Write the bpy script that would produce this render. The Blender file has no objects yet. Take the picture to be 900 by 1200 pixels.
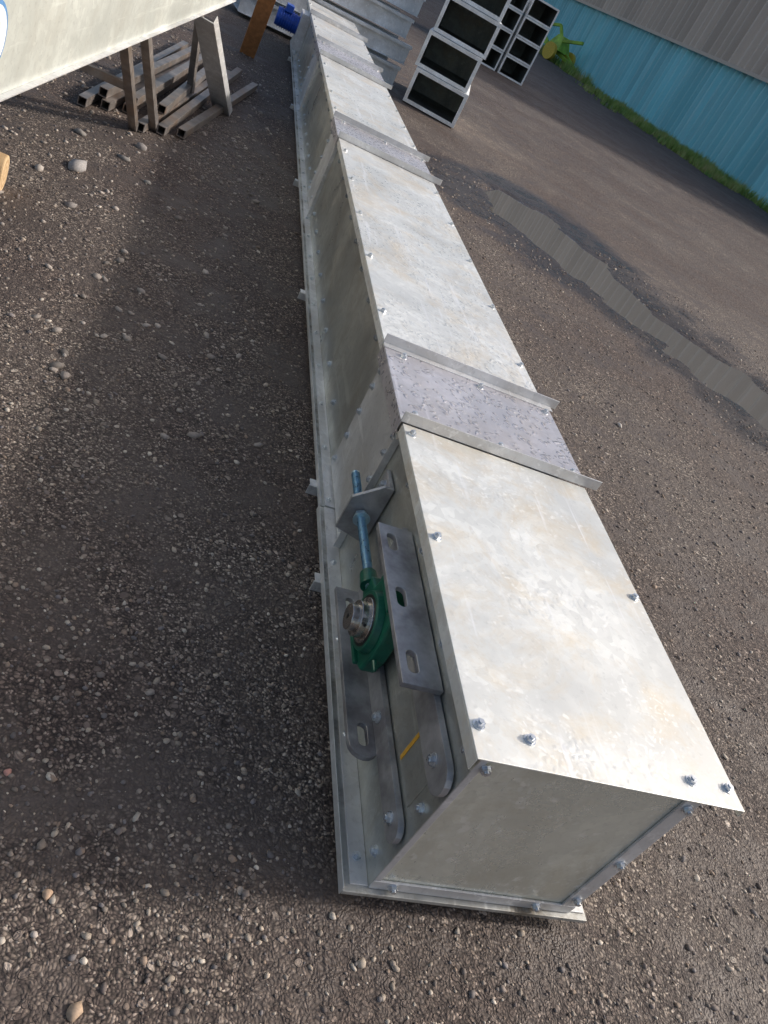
import bpy, bmesh, math, random
import numpy as np
from mathutils import Vector, Matrix
random.seed(7); rng=np.random.default_rng(7)
sc=bpy.context.scene
GZ=-0.05
# ------------------------------------------------------------------ camera
yaw,pit,rol,F=0.42,0.563,0.535,922.6
f=Vector((math.sin(yaw)*math.cos(pit),math.cos(yaw)*math.cos(pit),-math.sin(pit)))
r=Vector((math.cos(yaw),-math.sin(yaw),0)); u=r.cross(f)
r2=math.cos(rol)*r+math.sin(rol)*u; u2=-math.sin(rol)*r+math.cos(rol)*u
cam=bpy.data.cameras.new("camera"); co=bpy.data.objects.new("camera",cam); sc.collection.objects.link(co)
M=Matrix((( r2.x,u2.x,-f.x,-0.732),(r2.y,u2.y,-f.y,-0.759),(r2.z,u2.z,-f.z,1.419),(0,0,0,1)))
co.matrix_world=M
cam.sensor_fit='VERTICAL'; cam.sensor_height=24; cam.lens=F*24/1200; cam.clip_end=2000; cam.clip_start=.02
sc.camera=co
# ------------------------------------------------------------------ light
SEL,SAZ=math.radians(31),math.radians(88)   # azimuth measured from +Y toward +X
w=bpy.data.worlds.new("World"); sc.world=w; w.use_nodes=True
nt=w.node_tree; bg=nt.nodes["Background"]; sky=nt.nodes.new("ShaderNodeTexSky")
sky.sky_type='NISHITA'; sky.sun_disc=False; sky.sun_elevation=SEL; sky.sun_rotation=SAZ
sky.air_density=1.0; sky.dust_density=4.0; sky.ozone_density=1.0
nt.links.new(sky.outputs[0],bg.inputs[0]); bg.inputs[1].default_value=0.15
sd=Vector((math.sin(SAZ)*math.cos(SEL),math.cos(SAZ)*math.cos(SEL),math.sin(SEL)))
sl=bpy.data.lights.new("sun",'SUN'); sl.energy=3.2; sl.angle=math.radians(3.5); sl.color=(1,.95,.89)
so=bpy.data.objects.new("sun",sl); sc.collection.objects.link(so)
so.rotation_euler=sd.to_track_quat('Z','Y').to_euler()
sc.view_settings.view_transform='Standard'; sc.view_settings.look='None'; sc.view_settings.exposure=0
# ------------------------------------------------------------------ node helpers
class NT:
    def __init__(s,name):
        s.m=bpy.data.materials.new(name); s.m.use_nodes=True; s.t=s.m.node_tree
        s.b=s.t.nodes["Principled BSDF"]; s.o=s.t.nodes["Material Output"]
        s.tc=s.t.nodes.new("ShaderNodeTexCoord").outputs["Object"]
    def n(s,typ,**k):
        x=s.t.nodes.new(typ)
        for a,v in k.items(): setattr(x,a,v)
        return x
    def set(s,i,v):
        if isinstance(v,bpy.types.NodeSocket): s.t.links.new(v,i)
        else: i.default_value=v
    def noise(s,scale,detail=3,rough=.55,vec=None,dist=0):
        x=s.n("ShaderNodeTexNoise"); s.set(x.inputs["Vector"],vec or s.tc); x.inputs["Scale"].default_value=scale
        x.inputs["Detail"].default_value=detail; x.inputs["Roughness"].default_value=rough; x.inputs["Distortion"].default_value=dist
        return x.outputs["Fac"]
    def vorn(s,scale,feature='F1',vec=None):
        x=s.n("ShaderNodeTexVoronoi",feature=feature); s.set(x.inputs["Vector"],vec or s.tc); x.inputs["Scale"].default_value=scale
        return x
    def sep(s,c):
        x=s.n("ShaderNodeSeparateColor"); s.set(x.inputs[0],c); return x.outputs
    def ramp(s,fac,stops):
        x=s.n("ShaderNodeValToRGB"); s.set(x.inputs[0],fac); e=x.color_ramp.elements
        while len(e)<len(stops): e.new(.5)
        for i,(p,c) in enumerate(stops):
            e[i].position=p; e[i].color=(c,c,c,1) if not isinstance(c,tuple) else (*c,1)
        return x.outputs[0]
    def mix(s,fac,a,b,mode='MIX'):
        x=s.n("ShaderNodeMix",data_type='RGBA',blend_type=mode); s.set(x.inputs[0],fac)
        for i,v in ((6,a),(7,b)):
            s.set(x.inputs[i],(*v,1) if isinstance(v,tuple) and len(v)==3 else v)
        return x.outputs[2]
    def math(s,op,a,b=0.,clamp=False):
        x=s.n("ShaderNodeMath",operation=op,use_clamp=clamp); s.set(x.inputs[0],a); s.set(x.inputs[1],b); return x.outputs[0]
    def mapping(s,scale=(1,1,1),rot=(0,0,0)):
        x=s.n("ShaderNodeMapping"); s.set(x.inputs[0],s.tc); x.inputs["Scale"].default_value=scale; x.inputs["Rotation"].default_value=rot
        return x.outputs[0]
    def warp(s,scale,amt,vec=None):
        wob=s.n("ShaderNodeVectorMath",operation='ADD'); s.set(wob.inputs[0],vec or s.tc)
        nn=s.n("ShaderNodeTexNoise"); s.set(nn.inputs["Vector"],s.tc); nn.inputs["Scale"].default_value=scale; nn.inputs["Detail"].default_value=0
        vs=s.n("ShaderNodeVectorMath",operation='SCALE'); s.set(vs.inputs[0],nn.outputs["Color"]); vs.inputs["Scale"].default_value=amt
        s.set(wob.inputs[1],vs.outputs[0]); return wob.outputs[0]
    def bump(s,h,strength=.5,dist=.01,normal=None):
        x=s.n("ShaderNodeBump"); s.set(x.inputs["Height"],h); x.inputs["Strength"].default_value=strength
        x.inputs["Distance"].default_value=dist
        if normal is not None: s.set(x.inputs["Normal"],normal)
        return x.outputs[0]
    def P(s,**k):
        for a,v in k.items(): s.set(s.b.inputs[a.replace('_',' ')],v)
        return s.m
def galv(name,base=(.72,.72,.67),metal=.6,rough=.34,stain=.5,drops=0,dark=.75,stcol=(.42,.36,.27),wav=.25,spots=0.,dmask=(.42,.56),spang=.10,speck=.45):
    t=NT(name)
    spb=t.sep(t.vorn(34,vec=t.warp(18,.04)).outputs["Color"])
    k=t.ramp(spb[0],[(0,tuple(c*(1-spang) for c in base)),(1,tuple(min(1,c*(1+spang*.8)) for c in base))])
    n1=t.noise(2.3,5,.66,dist=.6)
    k=t.mix(t.ramp(n1,[(.38,1),(.60,0)]),k,tuple(c*dark for c in base))
    n2=t.noise(4.1,6,.74,dist=.4); st=t.ramp(n2,[(.47,0),(.64,1)])
    k=t.mix(t.math('MULTIPLY',st,stain),k,stcol)
    n3=t.noise(70,2,.6); k=t.mix(t.ramp(n3,[(.58,0),(.76,speck)]),k,tuple(c*.5 for c in base))
    scr=t.noise(26,3,.65,vec=t.mapping((1,.06,1),(0,0,.9)))
    k=t.mix(t.ramp(scr,[(.60,0),(.68,.5)]),k,tuple(min(1,c*1.25) for c in base))
    ro=t.math('ADD',t.math('MULTIPLY',n1,.32),rough-.12)
    ro=t.math('ADD',ro,t.math('MULTIPLY',st,.25*stain))
    nb=t.bump(t.noise(2.2,1,.5),wav,.02)
    nb=t.bump(scr,.05,.002,nb)
    if spots:
        vs=t.vorn(62,vec=t.warp(50,.035)).outputs["Distance"]
        ms=t.ramp(t.noise(5,4,.72),[(.44,0),(.58,1)])
        sx=t.math('MULTIPLY',t.ramp(vs,[(.20,1),(.38,0)]),ms)
        k=t.mix(t.math('MULTIPLY',sx,spots),k,(.95,.95,.93)); ro=t.math('ADD',ro,t.math('MULTIPLY',sx,.2))
    if drops:
        vd=t.vorn(40,vec=t.warp(30,.04)).outputs["Distance"]
        mask=t.ramp(t.noise(2.6,3,.6),[(dmask[0],0),(dmask[1],1)])
        dr=t.math('MULTIPLY',t.ramp(vd,[(.10,1),(.42,0)]),mask)
        nb=t.bump(dr,.5*min(1,drops),.0026*drops,nb)
        ro=t.math('SUBTRACT',ro,t.math('MULTIPLY',dr,.2*drops),True)
        ri=t.math('MULTIPLY',t.ramp(vd,[(.22,0),(.34,1),(.46,0)]),mask)
        k=t.mix(t.math('MULTIPLY',ri,.25*drops,True),k,tuple(c*.6 for c in base))
    return t.P(Base_Color=k,Metallic=metal,Roughness=ro,Normal=nb)
def simple(name,col,rough=.5,metal=0.,var=.25,scale=25,bump=.15,dirt=None):
    t=NT(name); n=t.noise(scale,4,.6)
    k=t.ramp(n,[(.3,tuple(c*(1-var) for c in col)),(.7,tuple(min(1,c*(1+var)) for c in col))])
    if dirt: k=t.mix(t.ramp(t.noise(scale*.4,5,.7),[(.48,0),(.66,.8)]),k,dirt)
    return t.P(Base_Color=k,Metallic=metal,Roughness=t.math('ADD',t.math('MULTIPLY',n,.2),rough-.1),Normal=t.bump(n,bump,.003))
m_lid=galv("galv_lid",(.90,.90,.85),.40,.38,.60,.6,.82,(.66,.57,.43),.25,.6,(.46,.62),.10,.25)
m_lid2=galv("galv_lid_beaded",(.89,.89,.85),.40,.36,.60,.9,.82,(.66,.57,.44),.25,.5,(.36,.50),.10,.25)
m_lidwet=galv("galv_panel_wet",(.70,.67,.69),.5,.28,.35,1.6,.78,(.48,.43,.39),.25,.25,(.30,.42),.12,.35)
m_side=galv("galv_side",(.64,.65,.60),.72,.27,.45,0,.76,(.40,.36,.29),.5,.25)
m_end=galv("galv_end",(.84,.85,.75),.5,.24,.45,0,.82,(.55,.51,.39),.4,.3,(.42,.56),.08,.3)
m_flange=galv("galv_flange",(.64,.64,.60),.5,.42,1.,0,.65,(.20,.17,.13))
m_strip=galv("galv_angle",(.78,.78,.78),.45,.4,.25)
m_bolt=simple("zinc_bolt",(.66,.69,.72),.3,.8,.15,80)
m_rod=simple("zinc_rod",(.52,.70,.80),.3,.8,.2,60)
m_rail=simple("mill_steel",(.40,.395,.40),.42,.45,.35,14,.2,(.20,.185,.19))
m_green=simple("green_enamel",(.010,.115,.072),.34,0,.3,30,.15)
m_hub=simple("machined_steel",(.62,.58,.53),.25,.95,.15,50)
m_black=simple("black_rubber",(.015,.015,.015),.5,0,.2)
m_orange=simple("yellow_tape",(.66,.36,.04),.6)
m_cyan=simple("blue_enamel",(.02,.09,.45),.35)
# ------------------------------------------------------------------ mesh helpers
def link(name,me,mat=None,parent=None,bevel=0,smooth=False):
    o=bpy.data.objects.new(name,me); sc.collection.objects.link(o)
    if mat: me.materials.append(mat)
    if parent: o.parent=parent
    if bevel:
        b=o.modifiers.new("bevel",'BEVEL'); b.width=bevel; b.segments=2; b.limit_method='ANGLE'
    if smooth:
        for p in me.polygons: p.use_smooth=True
    return o
def empty(name,loc=(0,0,0),rotz=0):
    o=bpy.data.objects.new(name,None); sc.collection.objects.link(o); o.location=loc; o.rotation_euler=(0,0,rotz); return o
def bbox(bm,a,b,mat=None):
    a=Vector(a);b=Vector(b); m=Matrix.Translation((a+b)/2)@Matrix.Diagonal((*(b-a),1))
    if mat is not None: m=mat@m
    bmesh.ops.create_cube(bm,size=1,matrix=m)
def frame(p,ax):
    return Matrix.Translation(Vector(p))@Vector(ax).normalized().to_track_quat('Z','Y').to_matrix().to_4x4()
def cyl(bm,p0,p1,r0,r1=None,seg=24,caps=True):
    p0=Vector(p0);p1=Vector(p1);d=p1-p0
    m=frame((p0+p1)/2,d)
    bmesh.ops.create_cone(bm,cap_ends=caps,segments=seg,radius1=r0,radius2=r0 if r1 is None else r1,depth=d.length,matrix=m)
def fin(bm,name,mat,parent=None,bevel=0,smooth=False):
    me=bpy.data.meshes.new(name); bmesh.ops.recalc_face_normals(bm,faces=bm.faces); bm.to_mesh(me); bm.free()
    o=link(name,me,mat,parent,bevel,smooth); return o
def boxes(name,lst,mat,parent=None,bevel=.0012):
    bm=bmesh.new()
    for a,b in lst: bbox(bm,a,b)
    return fin(bm,name,mat,parent,bevel)
def bolt(bm,p,ax,s=1.,stud=True):
    s*=.9
    p=Vector(p);ax=Vector(ax).normalized()
    cyl(bm,p,p+ax*.0022*s,.0135*s,seg=18)
    ax2=(ax+Vector((random.uniform(-.05,.05),)*3)).normalized()
    m=frame(p+ax*.0062*s,ax2)@Matrix.Rotation(random.random()*6,4,'Z')
    bmesh.ops.create_cone(bm,cap_ends=True,segments=6,radius1=.0105*s,radius2=.0105*s,depth=.008*s,matrix=m)
    if stud: cyl(bm,p+ax*.0100*s,p+ax*(.0125+.003*random.random())*s,.0055*s,seg=10)
def extr(name,pts,ax,a,b,mat,parent=None,bevel=.001):
    bm=bmesh.new(); k=[i for i in range(3) if i!=ax]
    def V(p,h):
        v=[0,0,0]; v[k[0]]=p[0];v[k[1]]=p[1];v[ax]=h; return bm.verts.new(v)
    A=[V(p,a) for p in pts];B=[V(p,b) for p in pts]
    bm.faces.new(A);bm.faces.new(B[::-1]);n=len(pts)
    for i in range(n): bm.faces.new((A[i],B[i],B[(i+1)%n],A[(i+1)%n]))
    return fin(bm,name,mat,parent,bevel)
def cut(o,cutters):
    bm=bmesh.new()
    for (cx,cy,cz,l,rad,h) in cutters:
        pts=[]
        for i in range(13): a=math.pi*i/12; pts.append((cx+rad*math.cos(a),cy+l/2+rad*math.sin(a)))
        for i in range(13): a=math.pi+math.pi*i/12; pts.append((cx+rad*math.cos(a),cy-l/2+rad*math.sin(a)))
        A=[bm.verts.new((x,y,cz-h)) for x,y in pts];B=[bm.verts.new((x,y,cz+h)) for x,y in pts]
        bm.faces.new(A);bm.faces.new(B[::-1]);n=len(pts)
        for i in range(n): bm.faces.new((A[i],B[i],B[(i+1)%n],A[(i+1)%n]))
    bmesh.ops.recalc_face_normals(bm,faces=bm.faces)
    me=bpy.data.meshes.new("c");bm.to_mesh(me);bm.free();c=bpy.data.objects.new("c",me);sc.collection.objects.link(c)
    for md in list(o.modifiers): o.modifiers.remove(md)
    m=o.modifiers.new("b",'BOOLEAN');m.operation='DIFFERENCE';m.object=c;m.solver='EXACT'
    dg=bpy.context.evaluated_depsgraph_get(); dg.update()
    nm=bpy.data.meshes.new_from_object(o.evaluated_get(dg)); o.modifiers.clear(); o.data=nm
    bpy.data.objects.remove(c,do_unlink=True)
    b=o.modifiers.new("bevel",'BEVEL'); b.width=.001; b.segments=1; b.limit_method='ANGLE'
# ------------------------------------------------------------------ ground
pc=np.array([(2.30,7.35),(2.62,7.15),(2.75,6.65),(2.85,6.15),(3.1,5.72),(3.4,5.3),(3.85,4.85),(4.05,4.4),(4.4,3.6)])
pw=np.array([.22,.50,.48,.36,.30,.30,.38,.44,.5])
def pud(x,y):
    best=np.full(x.shape,9.)
    for i in range(len(pc)-1):
        a=pc[i];b=pc[i+1];d=b-a;t=np.clip(((x-a[0])*d[0]+(y-a[1])*d[1])/(d@d),0,1)
        ww=pw[i]*(1-t)+pw[i+1]*t
        q=np.hypot(x-a[0]-t*d[0],y-a[1]-t*d[1])/ww
        best=np.minimum(best,q)
    return best
wv=[(rng.uniform(0,6.28),2**(k/3.)*.9,rng.uniform(0,6.28)) for k in range(18)]
def gn(x,y):
    s=0
    for a,k,p in wv: s=s+np.sin((x*math.cos(a)+y*math.sin(a))*k*2.2+p+1.3*np.sin(.7*k*(y*math.cos(a)-x*math.sin(a))))/k**.9
    return s
WL=GZ-.012
def gh(x,y):
    n=gn(x,y)
    fade=1/(1+np.maximum(0,np.hypot(x,y)-14)/14.)
    q=pud(x,y)+.17*gn(x*2.3+5,y*2.3)
    dip=np.clip((1.6-q)/.8,0,1); dip=dip*dip*(3-2*dip)
    h=(GZ+n*.0028*fade)*(1-dip)+(GZ-.034)*dip
    inb=np.clip(1-np.maximum(np.abs(x-.25)-.35,0)/.1,0,1)
    return h*(1-inb)+(GZ-.002)*inb
def axis(lo,hi,step,far):
    a=list(np.arange(lo,hi,step)); s=step;v=a[-1]
    while v<far: s*=1.22; v+=s; a.append(v)
    s=step; v=lo; b=[]
    while v>-far: s*=1.22; v-=s; b.append(v)
    return np.array(b[::-1]+a)
gx=axis(-2.6,5.2,.035,420);gy=axis(-1.2,8.6,.04,420)
X,Y=np.meshgrid(gx,gy); Z=gh(X,Y)
ny,nx=X.shape
V=np.stack([X.ravel(),Y.ravel(),Z.ravel()],1)
idx=np.arange(nx*ny).reshape(ny,nx)
Q=np.stack([idx[:-1,:-1].ravel(),idx[:-1,1:].ravel(),idx[1:,1:].ravel(),idx[1:,:-1].ravel()],1)
def fastmesh(name,V,Q):
    me=bpy.data.meshes.new(name); k=Q.shape[1]
    me.vertices.add(len(V)); me.vertices.foreach_set("co",V.astype(np.float32).ravel())
    me.loops.add(Q.size); me.loops.foreach_set("vertex_index",Q.astype(np.int32).ravel())
    me.polygons.add(len(Q)); me.polygons.foreach_set("loop_start",np.arange(0,Q.size,k,dtype=np.int32))
    me.update(calc_edges=True); me.validate(); return me
me=fastmesh("ground",V,Q)
me.polygons.foreach_set("use_smooth",np.ones(len(Q),bool))
at=me.attributes.new("wet",'FLOAT','POINT'); q=pud(X,Y)+.30*gn(X*1.7,Y*1.7); at.data.foreach_set("value",np.clip((3.0-q)/.9,0,1).astype(np.float32).ravel())
t=NT("gravel_ground")
wv_=t.warp(40,.014)
v1=t.vorn(160,vec=wv_); v2=t.vorn(70,vec=wv_); v3=t.vorn(33,vec=wv_)
s1=t.sep(v1.outputs["Color"]); s2=t.sep(v2.outputs["Color"]); s3=t.sep(v3.outputs["Color"])
d1=v1.outputs["Distance"];d2=v2.outputs["Distance"];d3=v3.outputs["Distance"]
stone=[(0,(.070,.052,.046)),(.35,(.12,.093,.080)),(.62,(.19,.152,.128)),(.85,(.34,.28,.225)),(1,(.64,.55,.46))]
k1=t.ramp(s1[0],stone)
k1=t.mix(1.,k1,t.ramp(d1,[(.35,1),(.65,.3)]),'MULTIPLY')
m2=t.math('MULTIPLY',t.ramp(s2[1],[(.62,0),(.64,1)]),t.ramp(d2,[(.36,1),(.42,0)]))
m3=t.math('MULTIPLY',t.ramp(s3[1],[(.80,0),(.81,1)]),t.ramp(d3,[(.28,1),(.34,0)]))
k=t.mix(m2,k1,t.ramp(s2[0],stone)); k=t.mix(m3,k,t.ramp(s3[0],[(0,(.14,.11,.095)),(.5,(.30,.25,.21)),(1,(.62,.54,.45))]))
big=t.noise(.55,3,.6,dist=.5); k=t.mix(t.ramp(big,[(.38,0),(.58,1)]),k,t.mix(1.,k,(.66,.59,.585),'MULTIPLY'))
mid=t.noise(3.2,5,.70); k=t.mix(t.ramp(mid,[(.42,0),(.62,.9)]),k,(.090,.069,.059))
wa=t.n("ShaderNodeAttribute",attribute_name="wet").outputs["Fac"]
k=t.mix(t.math('MULTIPLY',wa,.9),k,t.mix(1.,k,(.34,.31,.30),'MULTIPLY'))
hh=t.math('ADD',t.math('MULTIPLY',t.math('SUBTRACT',1.,d1),.35),t.math('MULTIPLY',m2,.8))
hh=t.math('ADD',hh,t.math('MULTIPLY',m3,1.3))
hh=t.math('ADD',hh,t.math('MULTIPLY',t.noise(25,3,.65),1.4))
damp=t.ramp(mid,[(.48,0),(.66,.28)])
ro=t.math('SUBTRACT',t.math('SUBTRACT',.84,damp),t.math('MULTIPLY',wa,.48),True)
gm=t.P(Base_Color=k,Roughness=ro,Normal=t.bump(hh,.9,.009))
ground=link("ground",me,gm)
# water
bm=bmesh.new()
L=[];Rr=[]
for i in range(len(pc)):
    a=pc[max(i-1,0)];b=pc[min(i+1,len(pc)-1)];d=(b-a)/np.linalg.norm(b-a);nrm=np.array((-d[1],d[0]))
    e=-d*.25 if i==0 else (d*.4 if i==len(pc)-1 else 0*d)
    ww=pw[i]*1.6+.16
    L.append(bm.verts.new((*(pc[i]+nrm*ww+e),WL))); Rr.append(bm.verts.new((*(pc[i]-nrm*ww+e),WL)))
for i in range(len(pc)-1): bm.faces.new((L[i],L[i+1],Rr[i+1],Rr[i]))
t=NT("puddle_water"); wm=t.P(Base_Color=(.62,.59,.54,1),Metallic=.85,Roughness=.012,IOR=1.6,Normal=t.bump(t.noise(7,2,.5),.012,.01))
fin(bm,"puddle_water",wm)
# stones
def ico():
    b=bmesh.new(); bmesh.ops.create_icosphere(b,subdivisions=1,radius=1); v=np.array([x.co[:] for x in b.verts]); fc=np.array([[y.index for y in x.verts] for x in b.faces]); b.free(); return v,fc
iv,ifc=ico()
def stones(name,xs,ys,rs,cols,zoff=.16):
    n=len(xs); th=rng.uniform(0,6.28,n); c,s=np.cos(th),np.sin(th)
    base=iv[None]*(1+rng.uniform(-.26,.26,(n,len(iv),1)))
    sc3=np.stack([rng.uniform(.8,1.3,n),rng.uniform(.6,1.0,n),rng.uniform(.35,.65,n)],1)[:,None]
    b=base*sc3*rs[:,None,None]
    tl=rng.uniform(-.5,.5,n)[:,None]
    bx=b[:,:,0];by=b[:,:,1];bz=b[:,:,2]+bx*tl*.5
    P=np.stack([bx*c[:,None]-by*s[:,None]+xs[:,None],bx*s[:,None]+by*c[:,None]+ys[:,None],bz+(gh(xs,ys)+rs*zoff)[:,None]],2)
    Vv=P.reshape(-1,3);Fq=(ifc[None]+np.arange(n)[:,None,None]*len(iv)).reshape(-1,3)
    me=fastmesh(name,Vv,Fq)
    a=me.attributes.new("col",'FLOAT_COLOR','POINT')
    cc=np.ones((n,len(iv),4),np.float32); cc[:,:,:3]=cols[:,None,:]; a.data.foreach_set("color",cc.ravel())
    return me
t=NT("stone"); at=t.n("ShaderNodeAttribute",attribute_name="col").outputs["Color"]
k=t.mix(t.ramp(t.noise(120,2,.6),[(.3,.0),(.7,.45)]),at,(.12,.10,.085))
sm=t.P(Base_Color=k,Roughness=.8)
N=46000
dist=rng.uniform(0,1,N)**.9*8.5+.6; ang=rng.uniform(-.85,1.35,N)
xs=-.732+dist*np.sin(ang); ys=-.759+dist*np.cos(ang)
rs=np.exp(rng.normal(math.log(.0036),.45,N))*(1+dist*.07)
ok=~((xs>-.06)&(xs<.56)&(ys>-.03)); ok&=pud(xs,ys)>1.35; ok&=rs<.010+.001*dist
xs,ys,rs=xs[ok],ys[ok],rs[ok]
pal=np.array([(.41,.345,.28),(.22,.18,.16),(.32,.265,.22),(.15,.12,.11),(.62,.545,.46),(.32,.235,.175),(.20,.18,.18),(.48,.40,.32)])
cols=pal[rng.integers(0,len(pal),len(xs))]*rng.uniform(.65,1.25,(len(xs),1))
na,nb_=900,420; n2=na+nb_
x2=np.concatenate([rng.uniform(-2.4,-.25,na),rng.uniform(-.9,3.6,nb_)]); y2=np.concatenate([rng.uniform(1.4,7.5,na),rng.uniform(-.3,6,nb_)])
r2_=np.exp(rng.normal(0,.4,n2))*np.concatenate([rng.uniform(.005,.016,na),np.full(nb_,.0058)]); ok=~((x2>-.1)&(x2<.6)); ok&=pud(x2,y2)>1.4
x2,y2,r2_=x2[ok],y2[ok],r2_[ok]; col2=np.array([(.38,.33,.29)])*rng.uniform(.5,1.5,(len(x2),1))
sp=[(-1.22,3.40,.055),(-.36,1.52,.010),(-.60,-.06,.014),(-.52,-.24,.013),(-1.05,3.8,.035),(-1.3,3.9,.04),(-.9,3.6,.03),(1.9,2.9,.025),(-1.15,2.9,.03),(-1.0,4.1,.045),(-1.35,3.2,.03),(-.72,.16,.008)]
xs=np.concatenate([xs,x2,[s[0] for s in sp]]);ys=np.concatenate([ys,y2,[s[1] for s in sp]]);rs=np.concatenate([np.minimum(rs,.02),np.minimum(r2_,.022),[s[2] for s in sp]])
cols=np.concatenate([cols,col2,np.array([(.48,.45,.43),(.55,.46,.36),(.62,.42,.28),(.5,.36,.25),(.3,.28,.26),(.3,.28,.26),(.35,.33,.3),(.6,.55,.5),(.3,.27,.25),(.33,.30,.28),(.5,.45,.4),(.6,.3,.25)])])
link("gravel",stones("gravel",xs,ys,rs,cols),sm)
# ------------------------------------------------------------------ conveyor
CV=empty("box_conveyor")
YE=10.3; H=.483; JY=1.22
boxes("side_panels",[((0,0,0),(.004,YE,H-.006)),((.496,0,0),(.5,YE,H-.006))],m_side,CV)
boxes("end_plate",[((.0045,.004,.004),(.4955,.008,H-.012))],m_end,CV)
boxes("end_angles",[((.461,-.002,.03),(.499,.0035,H-.014)),((.001,-.0025,.001),(.499,.003,.0295)),((.001,-.001,.0305),(.016,.0035,H-.014))],m_strip,CV)
boxes("bottom_plate",[((-.056,-.014,-.013),(.546,JY,-.001)),((-.050,JY+.006,-.012),(.542,YE,-.0015))],m_flange,CV)
boxes("bottom_flanges",[((-.040,.001,-.0008),(-.0005,JY-.002,.004)),((.5005,.001,-.0008),(.54,JY-.002,.004)),((-.036,JY+.008,-.0012),(-.0005,YE,.0035)),
   ((-.0585,-.013,-.016),(-.0562,JY-.002,.009)),((-.0525,JY+.008,-.016),(-.0502,YE,.007))],m_strip,CV)
segs=[(-.016,1.024),(1.49,3.98),(4.47,6.62),(7.37,9.0),(9.1,YE)]
pans=[(1.029,1.484),(3.985,4.465),(6.625,7.365),(9.005,9.095)]
def lidbox(bm,a,b):
    bbox(bm,(-.022,a,H-.004),(.585,b,H)); bbox(bm,(-.022,a,H-.034),(-.0195,b,H-.0042)); bbox(bm,(.5825,a,H-.02),(.585,b,H-.0042))
bm=bmesh.new(); lidbox(bm,*segs[0]); fin(bm,"end_lid_panel",m_lid,CV,.0015)
bm=bmesh.new()
for a,b in segs[1:]: lidbox(bm,a,b)
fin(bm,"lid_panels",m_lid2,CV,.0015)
bm=bmesh.new(); bm2=bmesh.new()
for a,b in pans:
    bbox(bm,(-.028,a,H-.001),(.595,b,H+.003)); bbox(bm,(-.028,a,H-.05),(-.025,b,H-.0012))
    bbox(bm2,(-.03,a-.004,H+.0035),(.625,a-.0005,H+.036)); bbox(bm2,(-.03,b+.0005,H+.0035),(.625,b+.004,H+.036))
    bbox(bm2,(-.03,a-.0005,H+.0032),(.605,a+.028,H+.006))
    bbox(bm2,(-.03,b-.028,H+.0032),(.605,b+.0005,H+.006))
    bbox(bm2,(-.0055,a+.01,.012),(-.0005,b-.01,H-.052))
    bbox(bm2,(-.022,a-.004,.010),(-.0008,a+.001,H-.055))
fin(bm,"joint_panels",m_lidwet,CV,.0015); fin(bm2,"joint_angles",m_strip,CV,.001)
bm=bmesh.new(); Zp=(0,0,1);Xm=(-1,0,0);Ym=(0,-1,0)
for p in [(.10,.045),(-.004,.055),(.47,.03),(.565,.03),(.565,.56),(.0,.56),(.0,.98)]: bolt(bm,(p[0],p[1],H),Zp)
for a,b in segs[1:]:
    y=a+.25
    while y<b-.05: bolt(bm,(0.0,y,H),Zp); bolt(bm,(.565,y+.02,H),Zp); y+=.5
for a,b in pans:
    for x in (.02,.3,.555):
        bolt(bm,(x,a+.055,H+.003),Zp); bolt(bm,(x+.015,b-.05,H+.003),Zp)
    for z in (.05,.15,.25,.35,.41):
        bolt(bm,(-.0055,a+.04,z),Xm,1.1); bolt(bm,(-.0055,b-.04,z),Xm,1.1)
y=.06
while y<YE:
    bolt(bm,(-.022,y,.004),Zp,.85)
    if y>1.5: bolt(bm,(0,y+.1,.42),Xm,1.1); bolt(bm,(0,y+.22,.07),Xm,1.1)
    y+=.30
for x,z in [(.481,.44),(.481,.22),(.481,.06),(.05,.016),(.40,.016),(.022,.44)]: bolt(bm,(x,-.0022 if x>.03 else -.0008,z),Ym,1)
fin(bm,"bolts",m_bolt,CV)
bm=bmesh.new()
for y in (.88,1.34,2.9,4.7,6.9,9.2):
    bbox(bm,(-.078,y,GZ-.01),(.60,y+.005,-.0165)); bbox(bm,(-.074,y+.0055,-.021),(.60,y+.04,-.0165))
fin(bm,"bearers",m_strip,CV,.001)
boxes("shaft_slot_cover",[((-.0035,.06,.20),(-.0003,.75,.30))],m_side,CV)
boxes("yellow_tape_strip",[((-.0050,.163,.205),(-.0038,.173,.296))],m_orange,CV,0)
def rounded(y0,y1,z0,z1):
    rad=(z1-z0)/2; pts=[]
    for i in range(9): a=-math.pi/2-math.pi*i/8*1.0; pts.append((y0+rad+rad*math.cos(a),(z0+z1)/2+rad*math.sin(a)))
    pts+= [(y1,z1),(y1,z0)]; return pts
extr("upper_rail_web",rounded(.0,.70,.31,.385),0,-.018,-.004,m_rail,CV)
us=boxes("upper_rail_shelf",[((-.094,.19,.386),(-.004,.67,.400))],m_rail,CV); cut(us,[(-.064,.25,.392,.035,.012,.03),(-.064,.43,.392,.035,.012,.03),(-.064,.61,.392,.035,.012,.03)])
extr("lower_rail_web",rounded(-.0+.01,.72,.128,.186),0,-.018,-.004,m_rail,CV)
pts=[(-.004,.72),(-.004,.25)]
for i in range(9):
    a=-math.pi*i/8; pts.append((-.043+.038*math.cos(a),.25+.038*math.sin(a)))
pts+=[(-.081,.72)]
ls=extr("lower_rail_shelf",pts,2,.113,.127,m_rail,CV); cut(ls,[(-.045,.27,.123,.035,.012,.03),(-.045,.66,.123,.035,.012,.03)])
extr("rod_bracket_plate",[(-.004,.16),(-.1,.19),(-.1,.30),(-.03,.36),(-.004,.36)],1,.883,.894,m_rail,CV)
boxes("rod_bracket_foot",[((-.016,.895,.165),(-.004,.975,.36))],m_rail,CV)
bm=bmesh.new()
AX=-.055;AZ=.255
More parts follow.
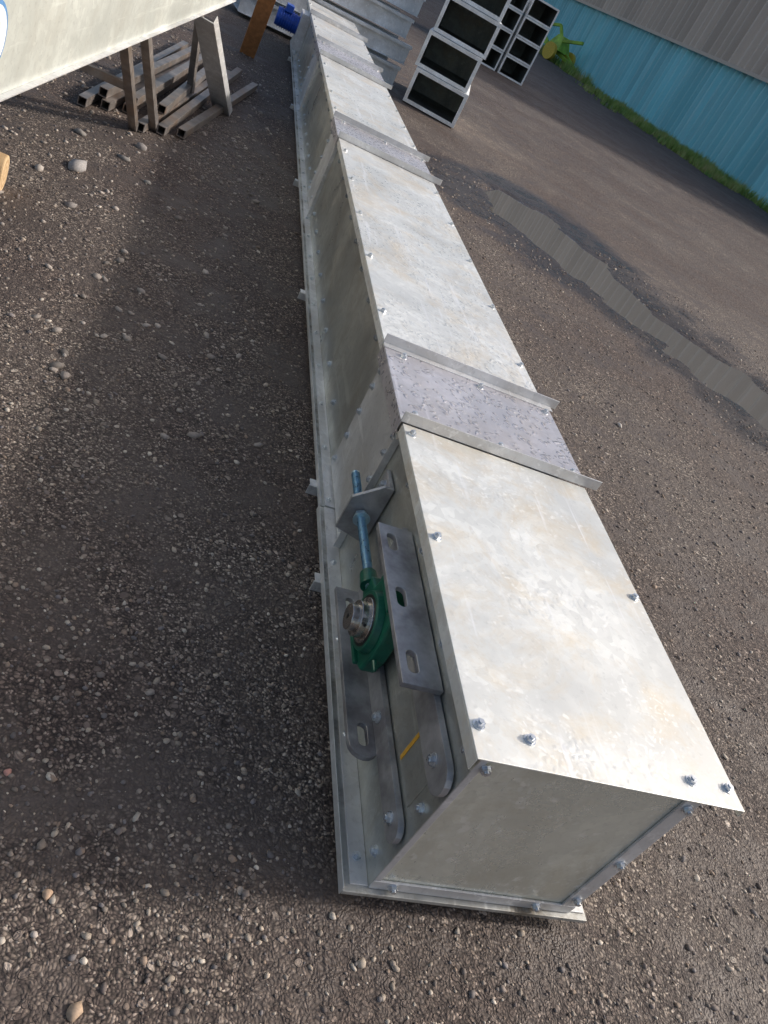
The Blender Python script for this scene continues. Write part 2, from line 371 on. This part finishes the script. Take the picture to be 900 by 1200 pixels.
for p in [(.935,.335),(.935,.25),(.935,.19),(.07,.345),(.06,.157),(.33,.345),(.30,.157),(.60,.157)]: bolt(bm,(-.018 if p[0]<.9 else -.016,p[0],p[1]),Xm,1.15)
for p in [(.01,.25),(.03,.05),(.02,.43),(.27,.43),(.55,.43),(.80,.43),(.35,.06),(.70,.06)]: bolt(bm,(0.0,p[0]+.02,p[1]),Xm,1)
fin(bm,"rail_bolts",m_bolt,CV)
bm=bmesh.new(); cyl(bm,(AX,.60,AZ),(AX,1.07,AZ),.0115,seg=20)
for i in range(150):
    y=.66+i*.0027; cyl(bm,(AX,y,AZ),(AX,y+.0013,AZ),.0125,.0105,seg=16,caps=False)
for y in (.868,.899):
    bmesh.ops.create_cone(bm,cap_ends=True,segments=6,radius1=.021,radius2=.021,depth=.016,matrix=frame((AX,y+.001,AZ),(0,1,0)))
    cyl(bm,(AX,y-.0095,AZ),(AX,y-.0075,AZ),.024)
fin(bm,"threaded_rod",m_rod,CV)
cy,cz=.485,AZ
prof=[(-.075,-.085),(-.045,-.100),(.055,-.100),(.075,-.075),(.085,-.035),(.12,-.03),(.135,-.022),(.135,.022),(.12,.03),(.085,.035),(.075,.075),(.055,.100),(-.045,.100),(-.075,.085),(-.088,.03),(-.088,-.03)]
extr("housing_body",[(cy+a,cz+b) for a,b in prof],0,-.062,-.022,m_green,CV,.006)
bm=bmesh.new()
cyl(bm,(-.062,cy,cz),(-.080,cy,cz),.076,.070,36); cyl(bm,(AX,cy+.12,cz),(AX,cy+.165,cz),.024,.021,24)
for s in (-1,1):
    bbox(bm,(-.072,cy-.05,cz+s*.090-.006),(-.056,cy+.06,cz+s*.090+.006))
cyl(bm,(-.05,cy-.088,cz-.03),(-.05,cy-.115,cz-.035),.007,.004,12)
o=fin(bm,"housing_boss",m_green,CV,.002)
bm=bmesh.new(); cyl(bm,(-.0795,cy,cz),(-.0808,cy,cz),.061,seg=36); fin(bm,"bearing_seal",m_black,CV)
bm=bmesh.new(); cyl(bm,(-.078,cy,cz),(-.084,cy,cz),.054,seg=36);cyl(bm,(-.08,cy,cz),(-.104,cy,cz),.043,seg=36);cyl(bm,(-.09,cy,cz),(-.122,cy,cz),.033,.031,seg=36)
fin(bm,"bearing_insert_and_shaft",m_hub,CV,.002)
bm=bmesh.new(); cyl(bm,(-.121,cy,cz),(-.1226,cy,cz),.006,seg=12); cyl(bm,(-.095,cy-.034,cz+.02),(-.095,cy-.044,cz+.026),.004,seg=8); fin(bm,"shaft_centre_hole",m_black,CV)
boxes("motor_mount",[((-.10,9.0,.1),(-.002,9.4,.45))],m_strip,CV)
bm=bmesh.new(); cyl(bm,(-.10,9.2,.3),(-.34,9.2,.3),.09,seg=24)
for i in range(7): cyl(bm,(-.14-.026*i,9.2,.3),(-.148-.026*i,9.2,.3),.102,seg=24)
bbox(bm,(-.27,9.12,.38),(-.19,9.28,.45)); fin(bm,"drive_motor",m_cyan,CV,.004)
# ------------------------------------------------------------------ building
def corr(x,z0,z1,y0,y1,p,amp):
    n=int((y1-y0)/p); prof=[(0,0),(.42,0),(.5,1),(.74,1),(.82,0)]
    ys=[];xo=[]
    for i in range(n):
        for a,b in prof: ys.append(y0+(i+a)*p); xo.append(x-b*amp*(1+.2*math.sin(i*1.7)))
    ys=np.array(ys);xo=np.array(xo);m=len(ys)
    V=np.concatenate([np.stack([xo,ys,np.full(m,z0)],1),np.stack([xo,ys,np.full(m,z1)],1)])
    i=np.arange(m-1); Q=np.stack([i,i+1,i+1+m,i+m],1); return fastmesh("c",V,Q)
def clad(name,col,dirt,per,rib):
    t=NT(name)
    st=t.noise(1.6,5,.68,vec=t.mapping((1,1.6,.2)))
    k=t.mix(t.ramp(st,[(.42,0),(.66,.6)]),col,dirt)
    sx=t.n("ShaderNodeSeparateXYZ"); t.set(sx.inputs[0],t.tc)
    for pp,am in ((per,.3),(rib,.4)):  # panels vary in tone; rib-wide bands paint in missing rib shading
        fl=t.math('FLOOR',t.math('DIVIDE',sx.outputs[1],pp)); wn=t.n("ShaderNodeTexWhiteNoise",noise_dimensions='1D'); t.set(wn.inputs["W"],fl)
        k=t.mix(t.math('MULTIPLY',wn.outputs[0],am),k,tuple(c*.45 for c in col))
    k=t.mix(t.ramp(t.noise(.5,4,.6,vec=t.mapping((1,1,.4))),[(.44,0),(.62,.25)]),k,tuple(c*.6 for c in col))
    return t.P(Base_Color=k,Roughness=.5)
B=empty("industrial_building")
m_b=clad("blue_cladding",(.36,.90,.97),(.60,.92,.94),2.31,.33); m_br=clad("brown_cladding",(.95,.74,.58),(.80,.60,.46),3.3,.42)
link("blue_cladding",corr(22.6,GZ-.2,4.2,20,150,.66,.2),m_b,B)
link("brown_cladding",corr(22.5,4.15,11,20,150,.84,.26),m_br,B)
boxes("flashing",[((22.16,20,4.06),(22.21,150,4.22))],simple("flashing",(.7,.56,.45)),B,0)
boxes("wall_body",[((22.75,20,GZ-.3),(40,150,10.9))],simple("wall_body",(.3,.3,.3)),B,0)
bm=bmesh.new(); bbox(bm,(22.15,19.9,11.0),(40,150.1,11.2)); fin(bm,"roof",simple("roof_sheet",(.3,.28,.26)),B)
def blades(name,spots,mat):
    V=[];Fq=[]
    for (x,y,n,h,sp) in spots:
        for i in range(n):
            a=random.uniform(0,6.28);rr=random.gauss(0,sp);px,py=x+rr*math.cos(a)*.5,y+rr*math.sin(a)
            hh=h*random.uniform(.4,1.1);b=random.uniform(0,6.28);wd=.03+.04*random.random();ln=random.uniform(.1,.6)*hh
            k=len(V); V+= [(px,py,GZ),(px+wd*math.cos(b),py+wd*math.sin(b),GZ),(px+ln*math.cos(b+1),py+ln*math.sin(b+1),GZ+hh)]
            Fq.append((k,k+1,k+2))
    return link(name,fastmesh(name,np.array(V),np.array(Fq)),mat)
t=NT("weed_leaf"); nn=t.noise(.9,4,.6)
mw=t.P(Base_Color=t.ramp(nn,[(.35,(.12,.24,.05)),(.5,(.30,.40,.09)),(.65,(.48,.42,.18))]),Roughness=.7)
spots=[]
for i in range(420):
    y=random.uniform(24,95)
    d=.5+.5*math.sin(y*.9)+.4*math.sin(y*.37+1)
    if random.random()<d: spots.append((21.8+random.gauss(-.45,.6),y,30,random.uniform(.1,.5),.4))
for i in range(260): spots.append((20.0+random.gauss(0,.9),random.uniform(31,49),32,.35,.4))
for i in range(60): spots.append((20.9+random.gauss(0,.4),random.uniform(55,70),30,.7,.4))
blades("weeds",spots,mw)
# ------------------------------------------------------------------ ducts
m_duct=galv("galv_duct",(.88,.90,.91),.3,.45,.25); m_dark=galv("duct_inside",(.34,.38,.38),.4,.4,.4,0,.5)  # second is a darker copy with the interior shade in its colour
def duct(loc,rz,wd,h,l,z):
    E=empty("steel_duct",(loc[0],loc[1],z),rz); t_=.012
    boxes("duct_walls",[((-wd,0,0),(0,l,t_)),((-wd,0,h-t_),(0,l,h)),((-wd,0,t_+.0005),(-wd+t_,l,h-t_-.0005)),((-t_,0,t_+.0005),(0,l,h-t_-.0005))],m_duct,E)
    fl=.045
    boxes("duct_flange",[((-wd-.0,-.012,0.001),(0,-.001,fl)),((-wd,-.012,h-fl),(0,-.001,h-.001)),((-wd,-.012,fl+.001),(-wd+fl,-.001,h-fl-.001)),((-fl,-.012,fl+.001),(0,-.001,h-fl-.001))],m_duct,E)
    boxes("duct_inner_shade",[((-wd+.014,l-.1,.014),(-.014,l-.05,h-.014)),((-wd+.013,.05,.013),(-.013,l-.1,.016)),((-wd+.013,.05,.0165),(-wd+.016,l-.1,h-.0165)),((-.016,.05,.0165),(-.013,l-.1,h-.0165)),((-wd+.013,.05,h-.016),(-.013,l-.1,h-.013))],m_dark,E,0)  # dark sheets over the inner faces, painting the shade inside the duct
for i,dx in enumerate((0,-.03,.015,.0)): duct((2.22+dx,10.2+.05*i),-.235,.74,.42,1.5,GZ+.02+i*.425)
def chan(loc,rz,l,h,z,dep=.5):
    E=empty("steel_channel",(loc[0],loc[1],z),rz)
    boxes("channel_walls",[((-l,0,0),(0,.006,h)),((-l,.0065,0),(0,dep,.006)),((-l,dep+.0005,0),(0,dep+.006,h)),((-l,-.05,h+.0005),(0,.05,h+.006)),((-l,-.05,-.006),(0,.02,-.0005)),((-l,-.053,h-.03),(-.0,-.05,h+.005))],m_duct,E)
for i in range(5): chan((1.42+.07*(i%2)-.03*i,11.0+.06*i),.22+.02*(i%3),2.2,.22,GZ+.05+i*.275)
for i in range(3):
    for j in range(4): duct((5.4+i*.9,24.),-.1,.8,.5,2.,GZ+j*.51)
# ------------------------------------------------------------------ left trough on trestle
m_tr=galv("galv_trough",(.74,.77,.72),.4,.34,.15,0,.85)
T=empty("galvanised_trough",(-1.28,1.87,.6),math.atan2(-.45,3.8))
boxes("trough_walls",[((-.004,-2.,0),(0,4.3,.6)),((-.6,-2.,-.004),(-.0,4.3,-.0005)),((-.6,-2.,0),(-.596,4.3,.6)),((-.596,4.296,0),(-.0045,4.3,.6))],m_tr,T)
boxes("trough_lip",[((.0005,-2.,-.003),(.02,4.3,.003)),((-.03,-2,.6005),(.02,4.3,.605))],m_strip,T)
bm=bmesh.new(); cyl(bm,(.0005,-.13,.17),(.003,-.13,.17),.10,seg=40); fin(bm,"round_label_rim",simple("label_blue",(.1,.25,.5)),T)
bm=bmesh.new(); cyl(bm,(.003,-.13,.17),(.005,-.13,.17),.088,seg=40); fin(bm,"round_label_face",simple("label_white",(.8,.8,.8)),T)
m_tube=simple("weathered_tube",(.30,.27,.25),.42,.6,.35,12,.2,(.34,.24,.17))
def tube(bm,a,b,s=.04):
    a=Vector(a);b=Vector(b); m=frame((a+b)/2,b-a); bbox(bm,(-s/2,-s/2,-(b-a).length/2),(s/2,s/2,(b-a).length/2),m)
bm=bmesh.new()
tube(bm,(-1.08,4.38,GZ),(-1.16,3.45,.593),.045);tube(bm,(-.98,4.54,GZ),(-1.10,3.72,.593),.045)
tube(bm,(-1.12,4.0,.25),(-1.75,4.0,.25),.04);tube(bm,(-1.75,4.42,GZ),(-1.72,3.6,.593),.045);tube(bm,(-.86,5.6,GZ),(-.95,5.3,.593),.045)
fin(bm,"trestle",m_tube,None,.003)
def cleg(name,a,b,wd,mat):
    a=Vector(a);b=Vector(b);bm=bmesh.new(); m=frame((a+b)/2,b-a);l=(b-a).length/2
    bbox(bm,(-wd/2,-.003,-l),(wd/2,.003,l),m);bbox(bm,(-wd/2,.0032,-l),(-wd/2+.005,.05,l),m);bbox(bm,(wd/2-.005,.0032,-l),(wd/2,.05,l),m)
    return fin(bm,name,mat,None,.001)
cleg("channel_leg",(-.63,5.7,GZ),(-.90,4.85,.59),.14,m_strip)
cleg("rusty_channel",(-.52,8.3,GZ),(-.5,7.9,.8),.15,simple("rust",(.40,.17,.06),.7))
def htube(bm,a,b,s,wl=.005):
    a=Vector(a);b=Vector(b); m=frame((a+b)/2,b-a); l=(b-a).length/2;h=s/2
    bbox(bm,(-h,-h,-l),(h,-h+wl,l),m);bbox(bm,(-h,h-wl,-l),(h,h,l),m);bbox(bm,(-h,-h+wl+.0003,-l),(-h+wl,h-wl-.0003,l),m);bbox(bm,(h-wl,-h+wl+.0003,-l),(h,h-wl-.0003,l),m)
bm=bmesh.new()
for i in range(6):
    o=.11*i; htube(bm,(-1.38+o,4.35+.12*(i%3),GZ+.035),(-1.05+o*1.1+.03*(i%2),7.2-.3*(i%2),GZ+.035),.05)
for i in range(3): htube(bm,(-1.3+.16*i,4.5+.1*i,GZ+.09),(-.95+.10*i,6.9,GZ+.09),.05)
fin(bm,"steel_tube_pile",m_tube,None,.001)
t=NT("cut_timber"); rg=t.n("ShaderNodeTexWave",wave_type='RINGS',rings_direction='SPHERICAL'); t.set(rg.inputs[0],t.tc); rg.inputs["Scale"].default_value=12; rg.inputs["Distortion"].default_value=3
mt=t.P(Base_Color=t.ramp(rg.outputs[0],[(0,(.5,.33,.17)),(1,(.66,.48,.28))]),Roughness=.8)
bm=bmesh.new(); cyl(bm,(0,0,0),(-.5,-.02,.0),.075,.085,28); lg=fin(bm,"timber_log",mt,None,.006); lg.location=(-1.405,2.80,GZ+.07)
# ------------------------------------------------------------------ farm implement
I=empty("farm_implement",(20.4,62,GZ),.5); mg=simple("implement_green",(.36,.55,.06),.5,0,.4,2); my=simple("implement_yellow",(.75,.5,.06),.5)
bm=bmesh.new(); tube(bm,(0,-2.2,.4),(0,2.2,1.0),.22);tube(bm,(-1,0,.7),(1,0,.7),.2);tube(bm,(0,1,.9),(0,2.6,1.7),.2);tube(bm,(0,2.6,1.7),(0,.6,2.2),.18);tube(bm,(0,.6,2.2),(0,-.4,1.2),.18)
bmesh.ops.create_cone(bm,cap_ends=True,segments=4,radius1=.95,radius2=.45,depth=.9,matrix=Matrix.Translation((0,-.2,1.25))@Matrix.Rotation(.78,4,'Z'));tube(bm,(-.3,-.4,1.4),(-.3,-2.3,1.9),.2);tube(bm,(.4,-.4,1.0),(.5,-2.1,.3),.15);fin(bm,"implement_frame",mg,I,.02)
bm=bmesh.new(); [cyl(bm,(s,-.6,.55),(s*1.25,-.6,.55),.55) for s in (-1,1)];fin(bm,"implement_wheels",my,I)
I2=empty("orange_barrow",(20.5,78,GZ)); bm=bmesh.new(); tube(bm,(0,-1,.6),(0,1,1.4),.5); tube(bm,(-.5,0,0),(0,.5,1.2),.2); tube(bm,(.5,0,0),(0,.5,1.2),.2); fin(bm,"barrow_frame",simple("orange_paint",(.7,.25,.04)),I2,.02)
